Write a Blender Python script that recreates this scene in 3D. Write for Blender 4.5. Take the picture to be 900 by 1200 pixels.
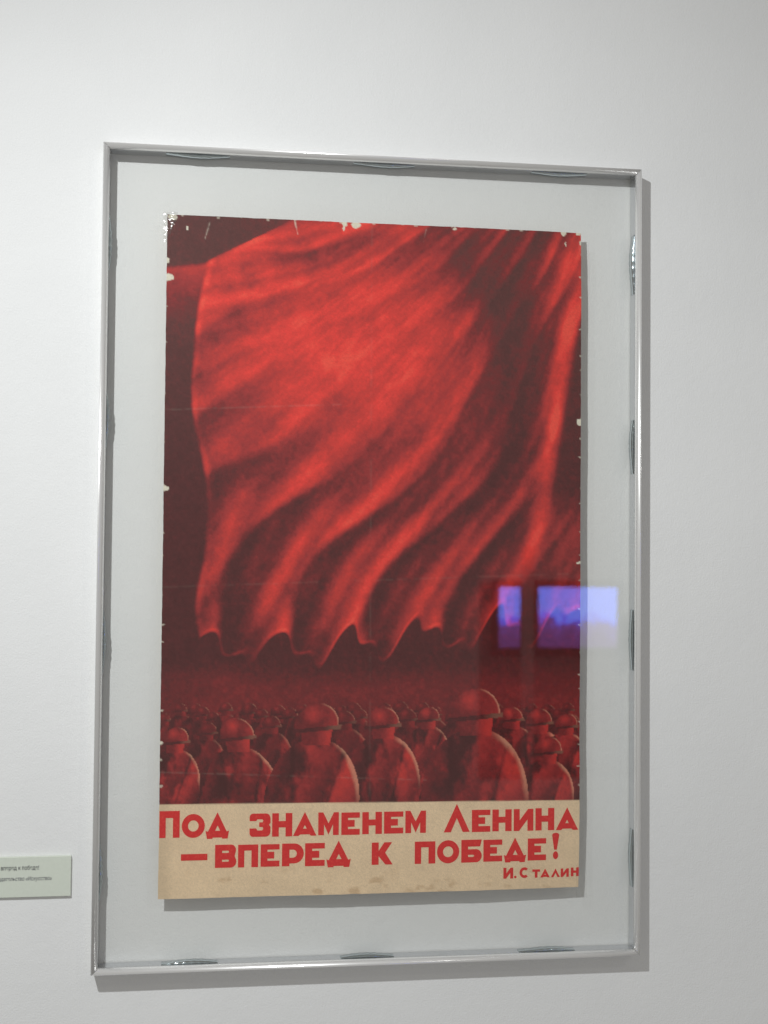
import bpy, bmesh, math, random
import numpy as np
from mathutils import Vector
random.seed(4); rng = np.random.default_rng(4)
for o in list(bpy.data.objects): bpy.data.objects.remove(o)
S = bpy.context.scene; COL = S.collection

# ------------------------------------------------------------ camera
CAM = np.array([-0.22774, -1.72071, 0.00585]); A, B, R = 0.03149, 0.1387, 0.00846; FPX = 1500.0
fw = np.array([math.sin(B)*math.cos(A), math.cos(B)*math.cos(A), math.sin(A)])
rt = np.array([math.cos(B), -math.sin(B), 0.0]); up = np.cross(rt, fw)
rt, up = rt*math.cos(R)+up*math.sin(R), -rt*math.sin(R)+up*math.cos(R)
cd = bpy.data.cameras.new('camera'); cam = bpy.data.objects.new('camera', cd); COL.objects.link(cam)
from mathutils import Matrix
M = Matrix(((rt[0], up[0], -fw[0], CAM[0]), (rt[1], up[1], -fw[1], CAM[1]), (rt[2], up[2], -fw[2], CAM[2]), (0, 0, 0, 1)))
cam.matrix_world = M
cd.sensor_fit = 'HORIZONTAL'; cd.sensor_width = 36; cd.lens = 36*FPX/900; cd.clip_start = .05; cd.clip_end = 60
cd.dof.use_dof = True; cd.dof.focus_distance = 1.74; cd.dof.aperture_fstop = 6.3
S.camera = cam

# ------------------------------------------------------------ world: dim even room light
w = bpy.data.worlds.new('World'); S.world = w; w.use_nodes = True
bg = w.node_tree.nodes['Background']; bg.inputs[0].default_value = (1.0, .98, .925, 1); bg.inputs[1].default_value = .305
S.view_settings.view_transform = 'Standard'; S.view_settings.look = 'None'; S.view_settings.gamma = 1
S.view_settings.exposure = 0

# gallery spotlight up on the left, the lamp that throws every shadow
ld = bpy.data.lights.new('gallery_spotlight', 'SPOT'); lo = bpy.data.objects.new('gallery_spotlight', ld); COL.objects.link(lo)
lo.location = (-.80, -1.45, 1.03); ld.energy = 104; ld.color = (.955, .985, 1.0); ld.shadow_soft_size = .022
ld.spot_size = math.radians(114); ld.spot_blend = 1.0
lo.rotation_euler = (Vector((.20, 0, -.80))-Vector(lo.location)).to_track_quat('-Z', 'Y').to_euler()

# weak lamp added far over on the right for glints on the left clips
l2 = bpy.data.lights.new('added_glint_lamp', 'SPOT'); o2 = bpy.data.objects.new('added_glint_lamp', l2); COL.objects.link(o2)
o2.location = (1.7, -2.7, 1.7); l2.energy = 13; l2.color = (1.0, .98, .94); l2.shadow_soft_size = .03; l2.spot_size = math.radians(60); l2.spot_blend = 1.0
o2.rotation_euler = (Vector((-.2, 0, -.1))-Vector(o2.location)).to_track_quat('-Z', 'Y').to_euler()

# ------------------------------------------------------------ helpers
def tag(o, label=None, cat=None, group=None, kind=None):
    if label: o['label'] = label
    if cat: o['category'] = cat
    if group: o['group'] = group
    if kind: o['kind'] = kind
    return o
def empty(name, loc, label, cat, group=None):
    o = bpy.data.objects.new(name, None); COL.objects.link(o); o.location = loc; o.empty_display_size = .05
    return tag(o, label, cat, group)
def link(name, me, mat=None, parent=None, smooth=False):
    o = bpy.data.objects.new(name, me); COL.objects.link(o)
    if mat is not None: me.materials.append(mat)
    if parent is not None:
        o.parent = parent; o.matrix_parent_inverse = Matrix.Translation(-parent.location)
    if smooth:
        for p in me.polygons: p.use_smooth = True
    return o
def bm_mesh(bm, name):
    bmesh.ops.recalc_face_normals(bm, faces=bm.faces[:]); me = bpy.data.meshes.new(name); bm.to_mesh(me); bm.free(); return me
def box_bm(x0, x1, y0, y1, z0, z1, bev=0, seg=2):
    bm = bmesh.new(); bmesh.ops.create_cube(bm, size=1)
    for v in bm.verts:
        v.co = ((x0+x1)/2+v.co.x*(x1-x0), (y0+y1)/2+v.co.y*(y1-y0), (z0+z1)/2+v.co.z*(z1-z0))
    if bev: bmesh.ops.bevel(bm, geom=bm.edges[:], offset=bev, segments=seg, affect='EDGES', profile=.5)
    return bm
def mat(name):
    m = bpy.data.materials.new(name); m.use_nodes = True; nt = m.node_tree
    return m, nt, nt.nodes['Principled BSDF']
def N(nt, t, **k):
    n = nt.nodes.new(t)
    for a, b in k.items(): setattr(n, a, b)
    return n
def noise(nt, scale, detail=4, rough=.6, vec=None, stretch=None):
    tc = N(nt, 'ShaderNodeTexCoord'); n = N(nt, 'ShaderNodeTexNoise')
    n.inputs['Scale'].default_value = scale; n.inputs['Detail'].default_value = detail; n.inputs['Roughness'].default_value = rough
    if stretch:
        mp = N(nt, 'ShaderNodeMapping'); mp.inputs['Scale'].default_value = stretch[:3]
        if len(stretch) > 3: mp.inputs['Rotation'].default_value = (0, stretch[3], 0)
        nt.links.new(tc.outputs['Object'], mp.inputs[0]); nt.links.new(mp.outputs[0], n.inputs[0])
    else: nt.links.new(tc.outputs['Object'], n.inputs[0])
    return n.outputs[0]
def ramp(nt, src, stops):
    r = N(nt, 'ShaderNodeValToRGB'); e = r.color_ramp.elements
    while len(e) < len(stops): e.new(.5)
    for i, (p, c) in enumerate(stops): e[i].position = p; e[i].color = (*c, 1) if len(c) == 3 else c
    nt.links.new(src, r.inputs[0]); return r.outputs[0]
def bump(nt, src, b, strength, dist):
    n = N(nt, 'ShaderNodeBump'); n.inputs['Strength'].default_value = strength; n.inputs['Distance'].default_value = dist
    nt.links.new(src, n.inputs['Height']); nt.links.new(n.outputs[0], b.inputs['Normal'])

def unproj(px, py, y):
    d = fw + rt*(px-450)/FPX - up*(py-600)/FPX
    t = (y-CAM[1])/d[1]; p = CAM+d*t
    return p[0], p[2]

# ------------------------------------------------------------ materials
wall_m, nt, b = mat('wall_paint')
c = ramp(nt, noise(nt, 3.0, 3), [(.3, (.795, .797, .79)), (.7, (.84, .84, .832))])
nt.links.new(c, b.inputs['Base Color']); b.inputs['Roughness'].default_value = .75
b.inputs['Specular IOR Level'].default_value = .25
mx = N(nt, 'ShaderNodeMath', operation='ADD'); nt.links.new(noise(nt, 420, 3), mx.inputs[0]); nt.links.new(noise(nt, 60, 2), mx.inputs[1])
bump(nt, mx.outputs[0], b, .5, .0010)

alu_m, nt, b = mat('brushed_aluminium')
b.inputs['Metallic'].default_value = .62
b.inputs['Base Color'].default_value = (.91, .90, .89, 1)
b.inputs['Roughness'].default_value = .27
chrome_m, nt, b = mat('spring_steel')
b.inputs['Metallic'].default_value = 1; b.inputs['Roughness'].default_value = .12; b.inputs['Base Color'].default_value = (.58, .65, .68, 1)
bump(nt, noise(nt, 160, 2), b, .5, .0006)
lip_m, nt, b = mat('inner_channel_metal')
b.inputs['Metallic'].default_value = 1; b.inputs['Roughness'].default_value = .22; b.inputs['Base Color'].default_value = (.66, .67, .69, 1)

glass_m = bpy.data.materials.new('clear_glazing'); glass_m.use_nodes = True; nt = glass_m.node_tree; nt.nodes.clear()
out = N(nt, 'ShaderNodeOutputMaterial'); mixs = N(nt, 'ShaderNodeMixShader'); tr = N(nt, 'ShaderNodeBsdfTransparent'); gl = N(nt, 'ShaderNodeBsdfGlossy')
tr.inputs[0].default_value = (.986, .988, .982, 1); gl.inputs['Roughness'].default_value = .012
fr = N(nt, 'ShaderNodeFresnel'); geo = N(nt, 'ShaderNodeNewGeometry'); mr = N(nt, 'ShaderNodeMapRange')
mr.inputs['To Min'].default_value = 1.49; mr.inputs['To Max'].default_value = 1/1.49
nt.links.new(geo.outputs['Backfacing'], mr.inputs[0]); nt.links.new(mr.outputs[0], fr.inputs[0])
nt.links.new(fr.outputs[0], mixs.inputs[0]); nt.links.new(tr.outputs[0], mixs.inputs[1]); nt.links.new(gl.outputs[0], mixs.inputs[2]); nt.links.new(mixs.outputs[0], out.inputs[0])

film_m = bpy.data.materials.new('clear_polyester_film'); film_m.use_nodes = True; nt = film_m.node_tree; nt.nodes.clear()
out = N(nt, 'ShaderNodeOutputMaterial'); mixs = N(nt, 'ShaderNodeMixShader'); tr = N(nt, 'ShaderNodeBsdfTransparent'); gl = N(nt, 'ShaderNodeBsdfGlossy')
tr.inputs[0].default_value = (.97, .97, .965, 1); gl.inputs['Roughness'].default_value = .1; mixs.inputs[0].default_value = .16
bp = N(nt, 'ShaderNodeBump'); bp.inputs['Strength'].default_value = 1; bp.inputs['Distance'].default_value = .004
nt.links.new(noise(nt, 90, 2), bp.inputs['Height']); nt.links.new(bp.outputs[0], gl.inputs['Normal'])
nt.links.new(tr.outputs[0], mixs.inputs[1]); nt.links.new(gl.outputs[0], mixs.inputs[2]); nt.links.new(mixs.outputs[0], out.inputs[0])

sleeve_m = film_m.copy(); sleeve_m.name = 'thin_clear_sleeve'; nt = sleeve_m.node_tree
for n_ in nt.nodes:
    if n_.type == 'MIX_SHADER': n_.inputs[0].default_value = .02
    if n_.type == 'BSDF_TRANSPARENT': n_.inputs[0].default_value = (.992, .992, .99, 1)
    if n_.type == 'BUMP': n_.inputs['Distance'].default_value = .0008
    if n_.type == 'BSDF_GLOSSY': n_.inputs['Roughness'].default_value = .3
print_m, nt, b = mat('printed_paper')
at = N(nt, 'ShaderNodeAttribute', attribute_name='ink')
g1 = ramp(nt, noise(nt, 900, 3, .7), [(.3, (.84, .84, .84)), (.7, (1.08, 1.08, 1.08))])
mu = N(nt, 'ShaderNodeMix', data_type='RGBA', blend_type='MULTIPLY'); mu.inputs[0].default_value = .8
nt.links.new(at.outputs['Color'], mu.inputs[6]); nt.links.new(g1, mu.inputs[7])
nt.links.new(mu.outputs[2], b.inputs['Base Color']); b.inputs['Roughness'].default_value = .62; b.inputs['Specular IOR Level'].default_value = .3
bump(nt, noise(nt, 500, 4), b, .15, .0003)
ink_m, nt, b = mat('red_letter_ink')
nt.links.new(ramp(nt, noise(nt, 260, 5, .7), [(.28, (.84, .075, .05)), (.45, (.74, .022, .02)), (.75, (.68, .016, .018))]), b.inputs['Base Color'])
b.inputs['Roughness'].default_value = .6; b.inputs['Specular IOR Level'].default_value = .3
edge_m, nt, b = mat('aged_paper')
nt.links.new(ramp(nt, noise(nt, 80, 4), [(.3, (.62, .50, .36)), (.7, (.74, .62, .46))]), b.inputs['Base Color']); b.inputs['Roughness'].default_value = .8
plate_m, nt, b = mat('pale_green_card')
nt.links.new(ramp(nt, noise(nt, 200, 3), [(.3, (.64, .68, .59)), (.7, (.67, .71, .62))]), b.inputs['Base Color']); b.inputs['Roughness'].default_value = .6
text_m, nt, b = mat('dark_print'); b.inputs['Base Color'].default_value = (.06, .06, .065, 1); b.inputs['Roughness'].default_value = .6
text2_m, nt, b = mat('grey_print'); b.inputs['Base Color'].default_value = (.17, .17, .18, 1); b.inputs['Roughness'].default_value = .6

# ------------------------------------------------------------ the gallery wall
bm = box_bm(-3.2, 3.2, 0, .1, -1.55, 2.4)
tag(link('gallery_wall', bm_mesh(bm, 'gallery_wall'), wall_m), kind='structure')

# ------------------------------------------------------------ picture frame
W2, H2, DEP = .36613, .54, .030
fr0 = empty('picture_frame', (0, 0, -H2), 'thin silver aluminium picture frame with clear glazing hung on the white wall', 'picture frame')
fr0.location = (0, 0, -H2)
# rail profile, (distance in from the outer edge, depth y); rounded front nose
prof = [(.0, -.0015)]
NW = .0088
prof += [(.0, -DEP+.0045)]
for k in range(1, 12):
    a = math.pi*k/12
    prof.append((NW/2-math.cos(a)*NW/2, -DEP+.0045-math.sin(a)*.0045))
prof += [(NW, -DEP+.0045), (NW, -DEP+.0055), (.0075, -DEP+.0055), (.0075, -.0015)]
def rail(side):
    bm = bmesh.new(); rows = []
    for end in (-1, 1):
        r = []
        for t, y in prof:
            g = .00022
            if side in 'LR':
                x = (-1 if side == 'L' else 1)*(W2-t); z = end*(H2-t-g)
            else:
                z = (1 if side == 'T' else -1)*(H2-t); x = end*(W2-t-g)
            r.append(bm.verts.new((x, y, z)))
        rows.append(r)
    n = len(prof)
    for i in range(n):
        f = bm.faces.new((rows[0][i], rows[0][(i+1) % n], rows[1][(i+1) % n], rows[1][i]))
        f.smooth = 1 <= i <= 12
    bm.faces.new(rows[0]); bm.faces.new(rows[1][::-1])
    me = bm_mesh(bm, 'rail'); me.materials.append(alu_m); me.materials.append(lip_m)
    for p in me.polygons:
        p.material_index = 0
    o = link('frame_rail', me, None, fr0); return o
for s in 'LRTB': rail(s)
# thin inner channel lip holding the glazing, one strip per side
def lip(side):
    t0, t1 = .0076, .0084; y0, y1 = -.0225, -.002
    if side == 'L': bmx = box_bm(-W2+t0, -W2+t1, y0, y1, -H2+.009, H2-.009)
    if side == 'R': bmx = box_bm(W2-t1, W2-t0, y0, y1, -H2+.009, H2-.009)
    if side == 'T': bmx = box_bm(-W2+.009, W2-.009, y0, y1, H2-t1, H2-t0)
    if side == 'B': bmx = box_bm(-W2+.009, W2-.009, y0, y1, -H2+t0, -H2+t1)
    link('channel_strip', bm_mesh(bmx, 'strip'), lip_m, fr0)
for s in 'LRTB': lip(s)
# glazing
GY = -.0262
link('glazing', bm_mesh(box_bm(-W2+.0078, W2-.0078, GY, GY+.0024, -H2+.0078, H2-.0078), 'glazing'), glass_m, fr0)
# bowed spring clips between channel and glazing
def clip(side, c, ln=.082, h=.0028):
    bm = bmesh.new(); n = 44; y0, y1 = -.0200, -.0070; a = []
    if side == 'L': h = .0040
    ln *= random.uniform(.86, 1.04); h *= random.uniform(.8, 1.1); skew = random.uniform(.8, 1.25); ph = random.uniform(0, 6)
    for i in range(n+1):
        u = i/n; s = (u-.5)*ln
        hh = .0089+h*math.sin(math.pi*u**skew)**1.2 + (.0004 if side == 'L' else .00022)*math.sin(u*46+ph)*math.sin(math.pi*u)
        row = []
        for (y, e) in ((y0, 1), (y1, 1), (y1, 0), (y0, 0)):
            q = hh if e else .0085
            if side == 'L': p = (-W2+q, y, c+s)
            elif side == 'R': p = (W2-q, y, c+s)
            elif side == 'T': p = (c+s, y, H2-q)
            else: p = (c+s, y, -H2+q)
            row.append(bm.verts.new(p))
        a.append(row)
    for i in range(n):
        for k in range(4): bm.faces.new((a[i][k], a[i][(k+1) % 4], a[i+1][(k+1) % 4], a[i+1][k]))
    bm.faces.new(a[0]); bm.faces.new(a[-1][::-1])
    link('spring_clip', bm_mesh(bm, 'spring_clip'), chrome_m, fr0, smooth=True)
for py in (284, 493, 752, 1022): clip('L', unproj(125, py, -.015)[1])
for py in (311, 524, 750, 1005): clip('R', unproj(745, py, -.015)[1])
for px in (232, 450, 655): clip('T', unproj(px, 185, -.015)[0])
for px in (222, 430, 640): clip('B', unproj(px, 1130, -.015)[0])

# ------------------------------------------------------------ poster
PX0, PX1, PZ0, PZ1 = -.28249, .28142, -.44685, .44904; PY = -.0222
po = empty('poster', ((PX0+PX1)/2, PY, PZ0), 'old red printed poster with cream slogan band mounted behind the glazing in the silver frame', 'poster')
def bend(x, z):     # gentle buckling of old paper
    e = .0016*np.exp(-np.hypot(x-PX0, z-PZ0)/.055)+.0009*np.exp(-np.hypot(x-PX1, z-PZ0)/.040)+.0026*np.exp(-np.hypot(x-PX1, z-PZ1)/.045)
    e = e+.0006*(1+np.sin(z*26+.8))*np.exp(-(PX1-x)/.030)+.0005*(1+np.sin(x*31))*np.exp(-(z-PZ0)/.028)
    return (.00045*np.sin(x*17+z*5)+.0004*np.sin(z*21-x*9+1.3)+.0002*np.sin(x*61+z*37))+e
# the printed picture: a plain red composition of a glowing disc over billowing cloth above a dark crowd
NX, NZ = 440, 700
xs = np.linspace(PX0, PX1, NX); zs = np.linspace(PZ1, PZ0, NZ)
XX, ZZ = np.meshgrid(xs, zs)
d = np.stack([XX-CAM[0], np.full_like(XX, PY)-CAM[1], ZZ-CAM[2]], -1)
dep = d@fw; X = 450+FPX*(d@rt)/dep; Y = 600-FPX*(d@up)/dep        # picture coordinates on the sheet
def sm(e0, e1, v):
    t = np.clip((v-e0)/(e1-e0), 0, 1); return t*t*(3-2*t)
def fbm(X, Y, sc, seed, oct=4, sx=1, sy=1):
    r = np.random.default_rng(seed); out = 0; amp = 1; tot = 0
    for o in range(oct):
        g = r.random((96, 96)); x = (X*sx/sc+17)*(2**o) % 95; y = (Y*sy/sc+31)*(2**o) % 95
        xi = x.astype(int); yi = y.astype(int); fx = x-xi; fy = y-yi; fx = fx*fx*(3-2*fx); fy = fy*fy*(3-2*fy)
        xj = np.minimum(xi+1, 95); yj = np.minimum(yi+1, 95)
        out = out+amp*((g[yi, xi]*(1-fx)+g[yi, xj]*fx)*(1-fy)+(g[yj, xi]*(1-fx)+g[yj, xj]*fx)*fy); tot += amp; amp *= .55
    return out/tot
def gauss(cx, cy, rx, ry, ang=0):
    ca, sa = math.cos(ang), math.sin(ang); u = (X-cx)*ca+(Y-cy)*sa; v = -(X-cx)*sa+(Y-cy)*ca
    return np.exp(-((u/rx)**2+(v/ry)**2))
n1 = fbm(X, Y, 60, 1)-.5; n2 = fbm(X, Y, 14, 2)-.5; n3 = fbm(X, Y, 5, 3, 3)-.5
wx = X+26*n1+6*n2; wy = Y+22*(fbm(X, Y, 70, 9)-.5)+5*n3
t = np.full_like(X, .09)+.03*n1
# one great silk banner: its folds fan out and down from beyond the top right corner
sx_ = X+16*(fbm(X, Y, 130, 51, 2)-.5); sy_ = Y+16*(fbm(X, Y, 120, 52, 2)-.5)
rad = np.hypot(770-sx_, sy_-70); ang = np.arctan2(sy_-70, 770-sx_)
brush = fbm(rad, ang*420, 26, 71, 4)-.5
fine = fbm(rad, ang*900, 9, 72, 3, sx=.5)-.5
def fold(p, k=.80):
    f = p-np.floor(p); return sm(0, k, f)*(1-sm(k, 1, f))
pa = ang*8.6+.42*np.sin(rad/104+1.1)+.20*np.sin(rad/47+ang*5)
pb = ang*19+.7*np.sin(rad/88)+.8*np.sin(ang*7+rad/160)
fa, fb = fold(pa), fold(pb, .6)
hemL = (sx_-(226+.00040*(sy_-500)**2))+16*np.sin((sy_-300)/60+.6)*sm(420, 560, sy_)
hemB = 752+20*np.sin(pa*6.283+.5)+9*np.sin(pb*6.283)-.06*(sx_-430)-sy_
cloth = sm(-2, 3, hemL)*sm(-2, 3, hemB)
hem = np.exp(-(np.minimum(np.abs(hemL-5), np.abs(hemB-6))/3.2)**2)*cloth*(.5+.7*fa if False else 1)
taut = gauss(412, 405, 165, 120, -.1)                         # broad sheen where the cloth is pulled flat
field = .20+.34*gauss(420, 640, 165, 170)+.10*gauss(640, 330, 90, 160)+.20*gauss(330, 330, 160, 90)
v = field*(.30+1.15*fa)*(.55+.65*fb)+.10*fa
v = v*(1-.90*taut**.8)+taut**.9*(.80+.09*(fa-.5)+.06*(fb-.5))
v += (.34*brush+.30*fine)*(.30+.9*v); v += .16*hem*(.4+fb)
gap = gauss(600, 430, 34, 150, .12)+.8*gauss(560, 330, 30, 70, -.6)   # deep valley between sheen and the right-hand folds
v *= 1-.72*np.clip(gap, 0, 1)
t = t*(1-cloth)+cloth*np.maximum(v, .08)
# upper hem: dark above, lit turned edge below
edge = 316-.50*np.maximum(sx_-235, 0)-.05*(sx_-195); bnd = sy_-edge
t += .50*sm(-3, 5, bnd)*np.exp(-(np.maximum(bnd, 0)/36)**1.5)*sm(420, 230, sx_)*(1+brush)
t = np.where(bnd < 0, .09+.02*n1+.05*sm(-6, 0, bnd), t)
t += .26*gauss(420, 264, 80, 10)
# right edge: bright hem running down from the corner with darkness outside it
bx = 686-.26*(np.maximum(sy_-330, 0))**.95
t += .50*np.exp(-((sx_-bx)/11)**2)*sm(280, 350, sy_)*sm(730, 600, sy_)*(1+brush)
dk = sm(bx+6, bx+15, sx_)*sm(340, 400, sy_)*sm(650, 570, sy_+.5*(684-sx_)); t = t*(1-dk)+.11*dk
t += .40*gauss(668, 305, 22, 62, .45)*(1+brush)+.34*gauss(664, 636, 10, 52, .55)
r = np.full_like(X, 2.0); wx, wy = sx_, sy_
# lower haze, smoke drifting over the crowd
low = sm(770, 815, wy)
t = t*(1-low)+low*(.20+.16*(fbm(X, Y, 30, 5, sx=.5)))
side = sm(270, 205, wx)*sm(420, 520, wy); t *= 1-.35*side
hot = np.zeros_like(t)
# crowd of plain round-hatted figures
figs = []
r2 = random.Random(8)
for k in range(34): figs.append((195+k*14.4+r2.uniform(-5, 5), 838+r2.uniform(-7, 6), 8+r2.uniform(-1, 2)))
figs += [(243, 858, 11), (318, 850, 11), (404, 845, 12), (478, 842, 11), (502, 842, 13), (600, 842, 13), (632, 846, 15), (664, 850, 13)]
figs += [(206, 868, 15), (449, 848, 19), (278, 862, 20), (642, 880, 16), (372, 850, 25), (558, 836, 28)]
for (cx, cy, s) in figs:      # plain hatted backs, nobody in particular
    h1 = math.sin(cx*1.7); lean = .10*h1
    ux = (X-cx-lean*(Y-cy))/s; uy = (Y-cy)/s
    bd = (np.abs(ux)/2.25)**2.2+(np.abs(uy-3.7)/3.05)**2.0
    body = ((bd < 1) & (uy < 3.7)) | ((np.abs(ux) < 2.15+.1*np.sin(uy*2)) & (uy >= 3.7)) | ((np.abs(ux) < .62) & (uy > .3) & (uy < 2))
    cl = fbm(ux*14+300, uy*8+200, 9, int(cx) % 50+3, 4)-.5
    bt = .20+.26*sm(-1.4, 1.9, ux)*sm(6.5, 1.2, uy)+.55*cl+.10*np.sin(ux*3.1+cl*6+uy)
    bt -= .16*np.exp(-((ux-.9+.25*(uy-3))/.10)**2)*(s > 12)+.13*np.exp(-((ux+1.15-.06*uy)/.12)**2)*(s > 12)
    fade = .62 if s < 13 else 1.
    t = np.where(body, bt*fade, t); hot = np.where(body, 0, hot)
    rim = np.where(body, sm(.80, .98, bd+.25*cl)*sm(.5, 1.2, ux)*sm(4.2, 2.6, uy), 0); hot = np.maximum(hot, .55*fade*fade*rim)
    neck = (np.abs(ux) < .74-.10*np.clip(uy, 0, 1)) & (uy > .0) & (uy < .95); t = np.where(neck, (.26+.3*sm(-.2, .6, ux))*fade, t); hot = np.where(neck, 0, hot)
    hb = (ux/1.0)**2+((uy+.02)/(1.02))**2
    hat = (hb < 1) & (uy < .16-.10*ux)
    ht = .24+.30*np.exp(-((ux+.25)**2+(uy+.55)**2)/.16)+.16*sm(.1, .9, ux)+.16*cl
    t = np.where(hat, ht*fade, t); hot = np.where(hat, 0, hot)
    hot = np.maximum(hot, np.where(hat, .55*fade*sm(.80, 1, hb)*sm(.0, .6, ux), 0))
    br = (np.abs(ux) < 1.14) & (np.abs(uy-(.18-.10*ux)) < .085+.3/s); t = np.where(br, .10, t); hot = np.where(br, .18*fade*sm(.2, .9, ux), hot)
t += .12*n3+.06*n2+(.10*(fbm(X, Y, 3.2, 77, 2)-.5))
t = np.clip(t, 0, 1)
pal = [(0, (.070, .006, .006)), (.10, (.095, .009, .010)), (.25, (.19, .012, .014)), (.45, (.40, .026, .026)), (.65, (.62, .036, .028)), (.85, (.86, .046, .034)), (1, (.92, .08, .05))]
px_ = [p[0] for p in pal]
C = np.stack([np.interp(t, px_, [p[1][k] for p in pal]) for k in range(3)], -1)
up_grey = sm(620, 300, Y)*sm(.35, .1, t)         # the upper darks are browner
C = C+up_grey[..., None]*np.array([.02, .016, .013])
C = C*(1-hot[..., None])+hot[..., None]*np.array([.85, .42, .26])
hatch = 1+.10*(fbm(X+Y*.6, Y*3.0-X*1.2, 6, 12, 3)-.5)*sm(.9, .3, t); C = C*hatch[..., None]
# cream slogan band
cream = np.array([.87, .66, .435]); cb = sm(941.6, 943.2, Y+.0105*(X-187)) ; cb = sm(942.2, 943.6, Y+.0108*(X-187)+.3*n2)
crm = cream*(1+.07*(fbm(X, Y, 26, 21)-.5)[..., None]*2+.05*n3[..., None])
stain = sm(.60, .78, fbm(X, Y, 22, 33, 4, sy=1.6))*.28*sm(1010, 1035, Y)
crm = crm*(1-stain[..., None]*np.array([.7, .9, 1.1]))
crm *= (1-.14*sm(205, 190, X+4*n2))[..., None]
C = C*(1-cb[..., None])+crm*cb[..., None]
# wear: chips, nicks, creases showing bare paper
bare = np.zeros_like(t); bc = np.array([.80, .74, .60])
def chip(cx, cy, rx, ry, a=1.): 
    global bare
    bare = np.maximum(bare, a*sm(1.15, .8, ((X-cx+5*n3)/rx)**2+((Y-cy+5*n2)/ry)**2))
for c_ in [(197, 325, 7, 5), (194, 305, 5, 3), (202, 254, 6, 4), (193, 572, 5, 3), (404, 262, 4, 4), (403, 265, 2, 6), (417, 263, 5, 4), (661, 272, 4, 5), (679, 273, 3.5, 2.5), (682, 284, 3, 3), (664, 286, .8, 3),
          (680, 494, 5, 4), (220, 267, 1.2, 2.5), (533, 268, 2, 2), (188, 870, 3, 2), (680, 660, 3, 1.5)]:
    chip(*c_)
for yy in np.arange(300, 1030, 27):
    e = r2.uniform(-9, 9); chip(682.5-.004*(yy-300), yy+e, r2.uniform(1.5, 4), 1.1, .6)
    if r2.random() < .7: chip(193-.009*(yy-300), yy-e, r2.uniform(1.2, 3.4), 1.4, .6)
for xx in np.arange(215, 670, 31):
    e = r2.uniform(-10, 10); chip(xx+e, 252+(xx-196)*.0415, r2.uniform(1, 2.4), 1.5, .5)
def crease(x0, y0, x1, y1, wd, a):
    global bare
    L = math.hypot(x1-x0, y1-y0); u = ((X-x0)*(x1-x0)+(Y-y0)*(y1-y0))/L; v = np.abs(-(X-x0)*(y1-y0)+(Y-y0)*(x1-x0))/L
    bare = np.maximum(bare, a*np.exp(-((v+1.5*n3)/wd)**2)*(u > 0)*(u < L)*sm(.35, .6, n2+.5))
crease(190, 688, 680, 672, 1.1, .03); crease(436, 262, 433, 940, 1.1, .03); crease(247, 258, 240, 280, .8, .5)
crease(192, 480, 400, 474, 1., .05); crease(188, 905, 500, 914, .9, .07); crease(345, 256, 349, 275, .7, .6); crease(500, 266, 496, 284, .7, .6)
bare = np.clip(bare, 0, 1)*(1-.6*cb)
C = C*(1-bare[..., None])+bc*bare[..., None]
C = np.clip(C, 0.004, .95)
# the sheet itself: slightly ragged outline, buckled
ix = np.arange(NX); iz = np.arange(NZ)
XV = XX.copy(); ZV = ZZ.copy()
def rag(n, seed):
    v = fbm(np.arange(n)*1.0, np.zeros(n)+seed*3.3, 22, seed, 5)-.5
    return v*.0016
for k in range(5):
    f = (1-k/5)
    XV[:, k] += np.abs(rag(NZ, 41))*f; XV[:, NX-1-k] -= np.abs(rag(NZ, 42))*f
    ZV[k, :] -= np.abs(rag(NX, 43))*f; ZV[NZ-1-k, :] += np.abs(rag(NX, 44))*f*1.2
YV = PY+bend(XV, ZV)
nv = NX*NZ; front = np.stack([XV, YV, ZV], -1).reshape(-1, 3)
I = (iz[:-1, None]*NX+ix[None, :-1])
F = np.stack([I, I+NX, I+NX+1, I+1], -1).reshape(-1, 4)
me = bpy.data.meshes.new('printed_sheet'); me.vertices.add(nv); me.vertices.foreach_set('co', front.ravel().astype('f4'))
me.loops.add(F.size); me.loops.foreach_set('vertex_index', F.ravel().astype('i4'))
me.polygons.add(len(F)); me.polygons.foreach_set('loop_start', np.arange(0, F.size, 4, dtype='i4'))
me.update(calc_edges=True); me.validate()
att = me.attributes.new('ink', 'FLOAT_COLOR', 'POINT')
C = C*(1+.16*(rng.random(t.shape)-.5))[..., None]
att.data.foreach_set('color', np.concatenate([C.reshape(-1, 3), np.ones((nv, 1))], 1).ravel().astype('f4'))
for p in (me,): p.polygons.foreach_set('use_smooth', np.ones(len(F), dtype=bool))
link('printed_sheet', me, print_m, po)
# paper backing with real thickness
bm = bmesh.new(); K = 40
gr = []
for j in range(K+1):
    row = []
    for i in range(25):
        x = PX0+.0009+(PX1-PX0-.0018)*i/24; z = PZ0+.0009+(PZ1-PZ0-.0018)*j/K
        row.append(bm.verts.new((x, PY+.0004+float(bend(x, z)), z)))
    gr.append(row)
for j in range(K):
    for i in range(24): bm.faces.new((gr[j][i], gr[j][i+1], gr[j+1][i+1], gr[j+1][i]))
ex = bmesh.ops.extrude_face_region(bm, geom=bm.faces[:])
for v in [g for g in ex['geom'] if isinstance(g, bmesh.types.BMVert)]: v.co.y += .0006
link('backing_paper', bm_mesh(bm, 'backing_paper'), edge_m, po)
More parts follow.
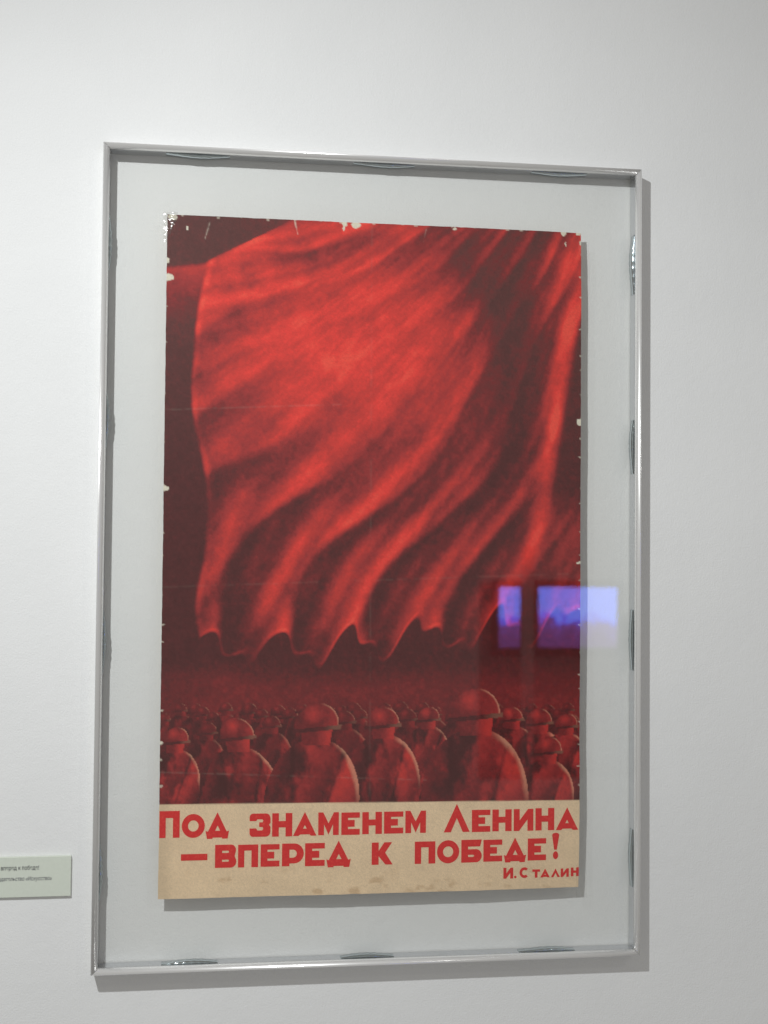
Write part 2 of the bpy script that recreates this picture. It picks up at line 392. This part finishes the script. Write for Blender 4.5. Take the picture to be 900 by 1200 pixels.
# clear film sleeve sticking out at the right of the sheet, and crinkled corner pocket
bm = bmesh.new(); pts = []
for k in range(25):
    z = unproj(690, 284+k*(1052-284)/24, -.020)[1]
    x = PX1+.0110+.0008*math.sin(k*1.9)+(.0016 if k == 1 else 0)
    pts.append((bm.verts.new((PX1-.004, -.0200, z)), bm.verts.new((x, -.0198+.0004*math.sin(k), z))))
for a_, b_ in zip(pts, pts[1:]): bm.faces.new((a_[0], a_[1], b_[1], b_[0]))
ex = bmesh.ops.extrude_face_region(bm, geom=bm.faces[:])
for v in [g for g in ex['geom'] if isinstance(g, bmesh.types.BMVert)]: v.co.y += .0002
link('clear_film', bm_mesh(bm, 'clear_film'), sleeve_m, po)
bm = bmesh.new(); g = []
for j in range(13):
    row = []
    for i in range(9):
        x = PX0-.004+i*.0022; z = PZ1+.003-j*.0034
        y = PY-.0010-.0011*math.sin(i*1.1+.7*j)*math.sin(j*.9)-.0004*random.random()
        row.append(bm.verts.new((x, y, z)))
    g.append(row)
for j in range(12):
    for i in range(8):
        if i < 8-j*.62: bm.faces.new((g[j][i], g[j][i+1], g[j+1][i+1], g[j+1][i]))
bmesh.ops.delete(bm, geom=[v for v in bm.verts if not v.link_faces], context='VERTS')
link('corner_pocket', bm_mesh(bm, 'corner_pocket'), film_m, po, smooth=True)

# slogan lettering: each letter its own flat print, glyphs drawn in a unit box (z up)
def arc(cx, cy, rx, ry, a0, a1, n=14): return [(cx+rx*math.cos(math.radians(a0+(a1-a0)*k/n)), cy+ry*math.sin(math.radians(a0+(a1-a0)*k/n))) for k in range(n+1)]
def circ(cx, cy, rx, ry, n=32): return arc(cx, cy, rx, ry, 0, 360-360/n, n-1)
def rc(x0, y0, x1, y1): return [(x0, y0), (x1, y0), (x1, y1), (x0, y1)]
def rrc(x0, y0, x1, y1, r=.1):
    ry = r; return [(x0, y0)]+arc(x1-r, y0+ry, r, ry, -90, 0, 5)+arc(x1-r, y1-ry, r, ry, 0, 90, 5)+[(x0, y1)]
G = {}
G['П'] = [[(0, 0), (.31, 0), (.31, .74), (.67, .74), (.67, 0), (1, 0), (1, 1), (0, 1)]]
G['О'] = [circ(.5, .5, .5, .5), circ(.5, .5, .23, .235)]
G['Д'] = [[(.06, 0), (.29, 0), (.30, .045), (.70, .045), (.71, 0), (.94, 0), (1, .30), (.90, .27), (.5, 1), (.10, .27), (0, .30)], [(.40, .30), (.62, .30), (.51, .50)]]
G['А'] = [[(0, 0), (.24, 0), (.30, .06), (.70, .06), (.76, 0), (1, 0), (.5, 1)], [(.42, .30), (.58, .30), (.5, .45)]]
G['Л'] = [[(0, 0), (.27, 0), (.50, .50), (.73, 0), (1, 0), (.5, 1)]]
G['З'] = [[(0, .20)]+arc(.16, .16, .16, .16, 180, 270, 4)+arc(.78, .22, .22, .22, -90, 0, 6)+[(1, .42), (.93, .51), (1, .60)]+arc(.78, .78, .22, .22, 0, 90, 6)+arc(.16, .84, .16, .16, 90, 180, 4)+[(0, .68), (.32, .68), (.36, .75), (.60, .75), (.66, .70), (.62, .62), (.46, .62), (.46, .42), (.62, .42), (.66, .34), (.60, .27), (.38, .27), (.32, .36), (0, .36)]]
G['Н'] = [[(0, 0), (.33, 0), (.33, .39), (.67, .39), (.67, 0), (1, 0), (1, 1), (.67, 1), (.67, .66), (.33, .66), (.33, 1), (0, 1)]]
G['М'] = [[(0, 0), (.28, 0), (.28, .48), (.5, .02), (.72, .48), (.72, 0), (1, 0), (1, 1), (.76, 1), (.5, .52), (.24, 1), (0, 1)]]
G['Е'] = [[(0, 0), (1, 0), (1, .26), (.36, .26), (.36, .36), (.72, .36), (.72, .66), (.36, .66), (.36, .76), (1, .76), (1, 1), (0, 1)]]
G['И'] = [[(0, 0), (.27, 0), (.70, .52), (.70, 0), (1, 0), (1, 1), (.73, 1), (.30, .48), (.30, 1), (0, 1)]]
G['В'] = [[(0, 0)]+arc(.74, .26, .26, .26, -90, 20, 8)+[(.92, .50)]+arc(.74, .76, .24, .24, -20, 90, 8)+[(0, 1)], [(.33, .26), (.62, .26), (.66, .30), (.62, .35), (.33, .35)], [(.33, .64), (.62, .64), (.66, .69), (.62, .74), (.33, .74)]]
G['Р'] = [[(0, 0), (.34, 0), (.34, .12), (.56, .12)]+arc(.56, .56, .44, .44, -90, 90, 12)+[(0, 1)], [(.34, .37), (.50, .37)]+arc(.50, .55, .18, .18, -80, 80, 6)+[(.50, .73), (.34, .73)]]
G['К'] = [[(0, 0), (.33, 0), (.33, .38), (.66, 0), (1, 0), (.64, .54), (.97, 1), (.60, 1), (.33, .62), (.33, 1), (0, 1)]]
G['Б'] = [[(0, 0)]+arc(.72, .29, .28, .29, -90, 90, 10)+[(.33, .58), (.33, .70), (.92, .70), (1, 1), (0, 1)], [(.33, .24), (.58, .24), (.64, .29), (.58, .34), (.33, .34)]]
G['С'] = [arc(.5, .5, .5, .5, 48, 312, 26)+arc(.5, .5, .24, .25, 312, 48, 20)]
G['Т'] = [[(.33, 0), (.67, 0), (.67, .72), (1, .72), (1, 1), (0, 1), (0, .72), (.33, .72)]]
G['-'] = [rc(0, 0, 1, 1)]
G['.'] = [circ(.5, .5, .5, .5, 16)]
G['!'] = [circ(.5, .15, .36, .15, 18)]
G['!b'] = [[(.30, .36), (.66, .36), (.98, .90)]+arc(.5, .92, .48, .08, 0, 180, 8)+[(.02, .90)]]
# (glyph, left, right, top, bottom) as measured on the sheet
LET = [('П', 186.8, 210.5, 950.5, 982), ('О', 213, 240, 954, 982), ('Д', 241, 268.5, 952, 983), ('З', 292.5, 317, 953.5, 980.7), ('Н', 319, 342.5, 953, 980.3),
       ('А', 343.5, 371, 951.5, 979.5), ('М', 373, 397, 952, 978.6), ('Е', 400, 421.5, 952, 978.2), ('Н', 424.5, 447.5, 951.5, 977.2), ('Е', 450, 472.5, 951, 976.6), ('М', 475, 499, 950, 976),
       ('Л', 520, 550.5, 942, 975), ('Е', 553, 574.5, 949, 974.8), ('Н', 577, 599.5, 948.5, 974), ('И', 602, 625, 948, 973.6), ('Н', 627.5, 649.5, 947, 973), ('А', 651.5, 677.5, 946, 972.6),
       ('-', 212, 243, 1001, 1008.5), ('В', 252, 277, 990, 1017), ('П', 279, 302.5, 990, 1016.5), ('Е', 305.5, 327.5, 989.5, 1015.7), ('Р', 330.5, 356, 988.5, 1015), ('Е', 357.5, 380.5, 988, 1014.8), ('Д', 382.5, 411, 985, 1016),
       ('К', 435.5, 460, 987, 1013), ('П', 486, 510, 986, 1012), ('О', 512, 538, 984.5, 1011.5), ('Б', 540.5, 564.5, 984, 1010.5), ('Е', 566.5, 588.5, 984, 1009.5), ('Д', 590.5, 616.5, 981.5, 1010.5), ('Е', 618.5, 640, 982.5, 1008.3),
       ('!', 647, 655.5, 976, 1007), ('!b', 647, 655.5, 976, 1007),
       ('И', 590, 601.5, 1017, 1029.7), ('.', 602.5, 605.5, 1026.4, 1029.4), ('С', 609, 620.5, 1016.5, 1029), ('Т', 624, 633, 1019, 1028.7), ('А', 633.5, 644.5, 1018, 1028.4), ('Л', 646, 656.5, 1018, 1028.2), ('И', 657.5, 667, 1018, 1028), ('Н', 669.5, 679, 1017, 1027.3)]
def glyph_mesh(loops_w):
    cu = bpy.data.curves.new('g', 'CURVE'); cu.dimensions = '2D'; cu.fill_mode = 'BOTH'; cu.extrude = .00006
    for lp in loops_w:
        sp = cu.splines.new('POLY'); sp.points.add(len(lp)-1); sp.use_cyclic_u = True
        for p_, q_ in zip(sp.points, lp): p_.co = (q_[0], q_[1], 0, 1)
    ob = bpy.data.objects.new('g', cu); me = bpy.data.meshes.new_from_object(ob)
    bpy.data.objects.remove(ob); bpy.data.curves.remove(cu)
    for v in me.vertices:
        x, z, h = v.co; v.co = (x, PY+float(bend(x, z))-.00022-h, z)
    me.flip_normals() if hasattr(me, 'flip_normals') else None
    return me
for gname, l, r_, tp, bt_ in LET:
    cx, cy = (l+r_)/2, (tp+bt_)/2
    x0 = unproj(l, cy, PY)[0]; x1 = unproj(r_, cy, PY)[0]; z1 = unproj(cx, tp, PY)[1]; z0 = unproj(cx, bt_, PY)[1]
    x1 = min(x1, PX1-.0002)
    loops = [[(x0+(x1-x0)*u, z0+(z1-z0)*v) for u, v in lp] for lp in G[gname]]
    nm = 'exclamation_mark' if gname[0] == '!' else 'dash' if gname == '-' else 'full_stop' if gname == '.' else 'letter'
    if gname == '!b': continue
    if gname == '!': loops += [[(x0+(x1-x0)*u, z0+(z1-z0)*v) for u, v in lp] for lp in G['!b']]
    link(nm, glyph_mesh(loops), ink_m, po)

# ------------------------------------------------------------ caption plate on the wall
lx1 = unproj(83, 1027, -.0045)[0]; lz1 = unproj(60, 1003.5, -.0045)[1]; lz0 = unproj(60, 1050.5, -.0045)[1]; lx0 = lx1-.20
cp = empty('caption_plate', ((lx0+lx1)/2, 0, lz0), 'pale green caption plate with small dark printed text at the lower left of the frame', 'caption plate')
link('plate', bm_mesh(box_bm(lx0, lx1, -.0048, -.0002, lz0, lz1, .0003, 1), 'plate'), plate_m, cp)
def words(txt, px_r, py, size, m, shear=0, bold=0, px_l=None):
    cu = bpy.data.curves.new('t', 'FONT'); cu.body = txt; cu.size = size; cu.align_x = 'RIGHT'; cu.shear = shear; cu.offset = bold; cu.extrude = .00004
    ob = bpy.data.objects.new('t', cu); me = bpy.data.meshes.new_from_object(ob); bpy.data.objects.remove(ob)
    X_, Z_ = unproj(px_r, py, -.005)
    for v in me.vertices:
        x, z, h = v.co; v.co = (X_+x*.77, -.00500-h, Z_+z)
    b2 = bmesh.new(); b2.from_mesh(me)            # second strike a hair lower, as heavy print
    for v in me.vertices: v.co.z -= .00016; v.co.x += .00005; v.co.y -= .00003
    b2.from_mesh(me); b2.to_mesh(me); b2.free()
    return link('printed_line', me, m, cp)
words('Под знаменем Ленина — вперед к победе!', 46, 1018.8, .0075, text_m, 0, 0)
words('Плакат, издательство «Искусство»', 60.5, 1031.0, .0070, text2_m, .22, 0)

# ------------------------------------------------------------ far side of the gallery, seen only in the glazing
grey_m, nt, b = mat('far_wall_paint'); nt.links.new(ramp(nt, noise(nt, 1.2, 3), [(.3, (.36, .34, .32)), (.7, (.42, .40, .38))]), b.inputs['Base Color']); b.inputs['Roughness'].default_value = .85
dark_m, nt, b = mat('black_bezel'); b.inputs['Base Color'].default_value = (.012, .012, .014, 1); b.inputs['Roughness'].default_value = .4
white_m, nt, b = mat('column_paint'); nt.links.new(ramp(nt, noise(nt, 5, 3), [(.3, (.66, .65, .63)), (.7, (.72, .71, .69))]), b.inputs['Base Color']); b.inputs['Roughness'].default_value = .8
scr_m = bpy.data.materials.new('lit_screen'); scr_m.use_nodes = True; nt = scr_m.node_tree; nt.nodes.clear()
out = N(nt, 'ShaderNodeOutputMaterial'); em = N(nt, 'ShaderNodeEmission')
tc = N(nt, 'ShaderNodeTexCoord'); sp = N(nt, 'ShaderNodeSeparateXYZ'); nt.links.new(tc.outputs['Generated'], sp.inputs[0])
ad = N(nt, 'ShaderNodeMath', operation='MULTIPLY_ADD'); nt.links.new(noise(nt, 9, 4), ad.inputs[0]); ad.inputs[1].default_value = .9; nt.links.new(sp.outputs[2], ad.inputs[2])
nt.links.new(ramp(nt, ad.outputs[0], [(.62, (.07, .03, .14)), (.84, (.10, .05, .26)), (.93, (.07, .10, .9)), (1.0, (.12, .22, 1.0))]), em.inputs[0])
em.inputs[1].default_value = 9.5; nt.links.new(em.outputs[0], out.inputs[0])
def mir(px, py, yd):      # where a reflected ray through this spot of the pane lands at depth yd
    d_ = fw+rt*(px-450)/FPX-up*(py-600)/FPX; t_ = (GY-CAM[1])/d_[1]; p_ = CAM+d_*t_; d_ = d_*np.array([1, -1, 1]); s_ = (yd-p_[1])/d_[1]
    q_ = p_+d_*s_; return q_[0], q_[2]
FY = -7.0
tag(link('far_wall', bm_mesh(box_bm(mir(566, 683, FY)[0], 5.5, FY-.12, FY, -1.55, mir(650, 683, FY)[1]), 'far_wall'), grey_m), kind='structure')
for (l, r_, nm) in ((583, 607, 'narrow lit blue screen on the far wall, mirrored in the glazing left of the column'), (629, 720, 'wide lit blue screen on the far wall, mirrored in the glazing right of the column')):
    xa, zt = mir(l, 688, FY); xb, zb = mir(r_, 758, FY); zt = mir(650, 688, FY)[1]; zb = mir(650, 758, FY)[1]; xa, xb = sorted((xa, xb))
    e = empty('wall_display', ((xa+xb)/2, FY, zb), nm, 'screen', 'screens on the far wall')
    link('housing', bm_mesh(box_bm(xa-.05, xb+.05, FY+.002, FY+.055, zb-.06, zt+.05, .004, 2), 'housing'), dark_m, e)
    link('screen', bm_mesh(box_bm(xa, xb, FY+.050, FY+.057, zb, zt), 'screen'), scr_m, e)
xa = mir(613, 750, FY+.4)[0]; xb = mir(625, 750, FY+.4)[0]
tag(link('column', bm_mesh(box_bm(xa, xb, FY+.35, FY+.42, -1.55, mir(620, 640, FY+.4)[1], .004, 2), 'column'), white_m), 'slim pale column before the far wall, mirrored between the two screens', 'column')

S.cycles.transparent_max_bounces = 24; S.cycles.max_bounces = 10
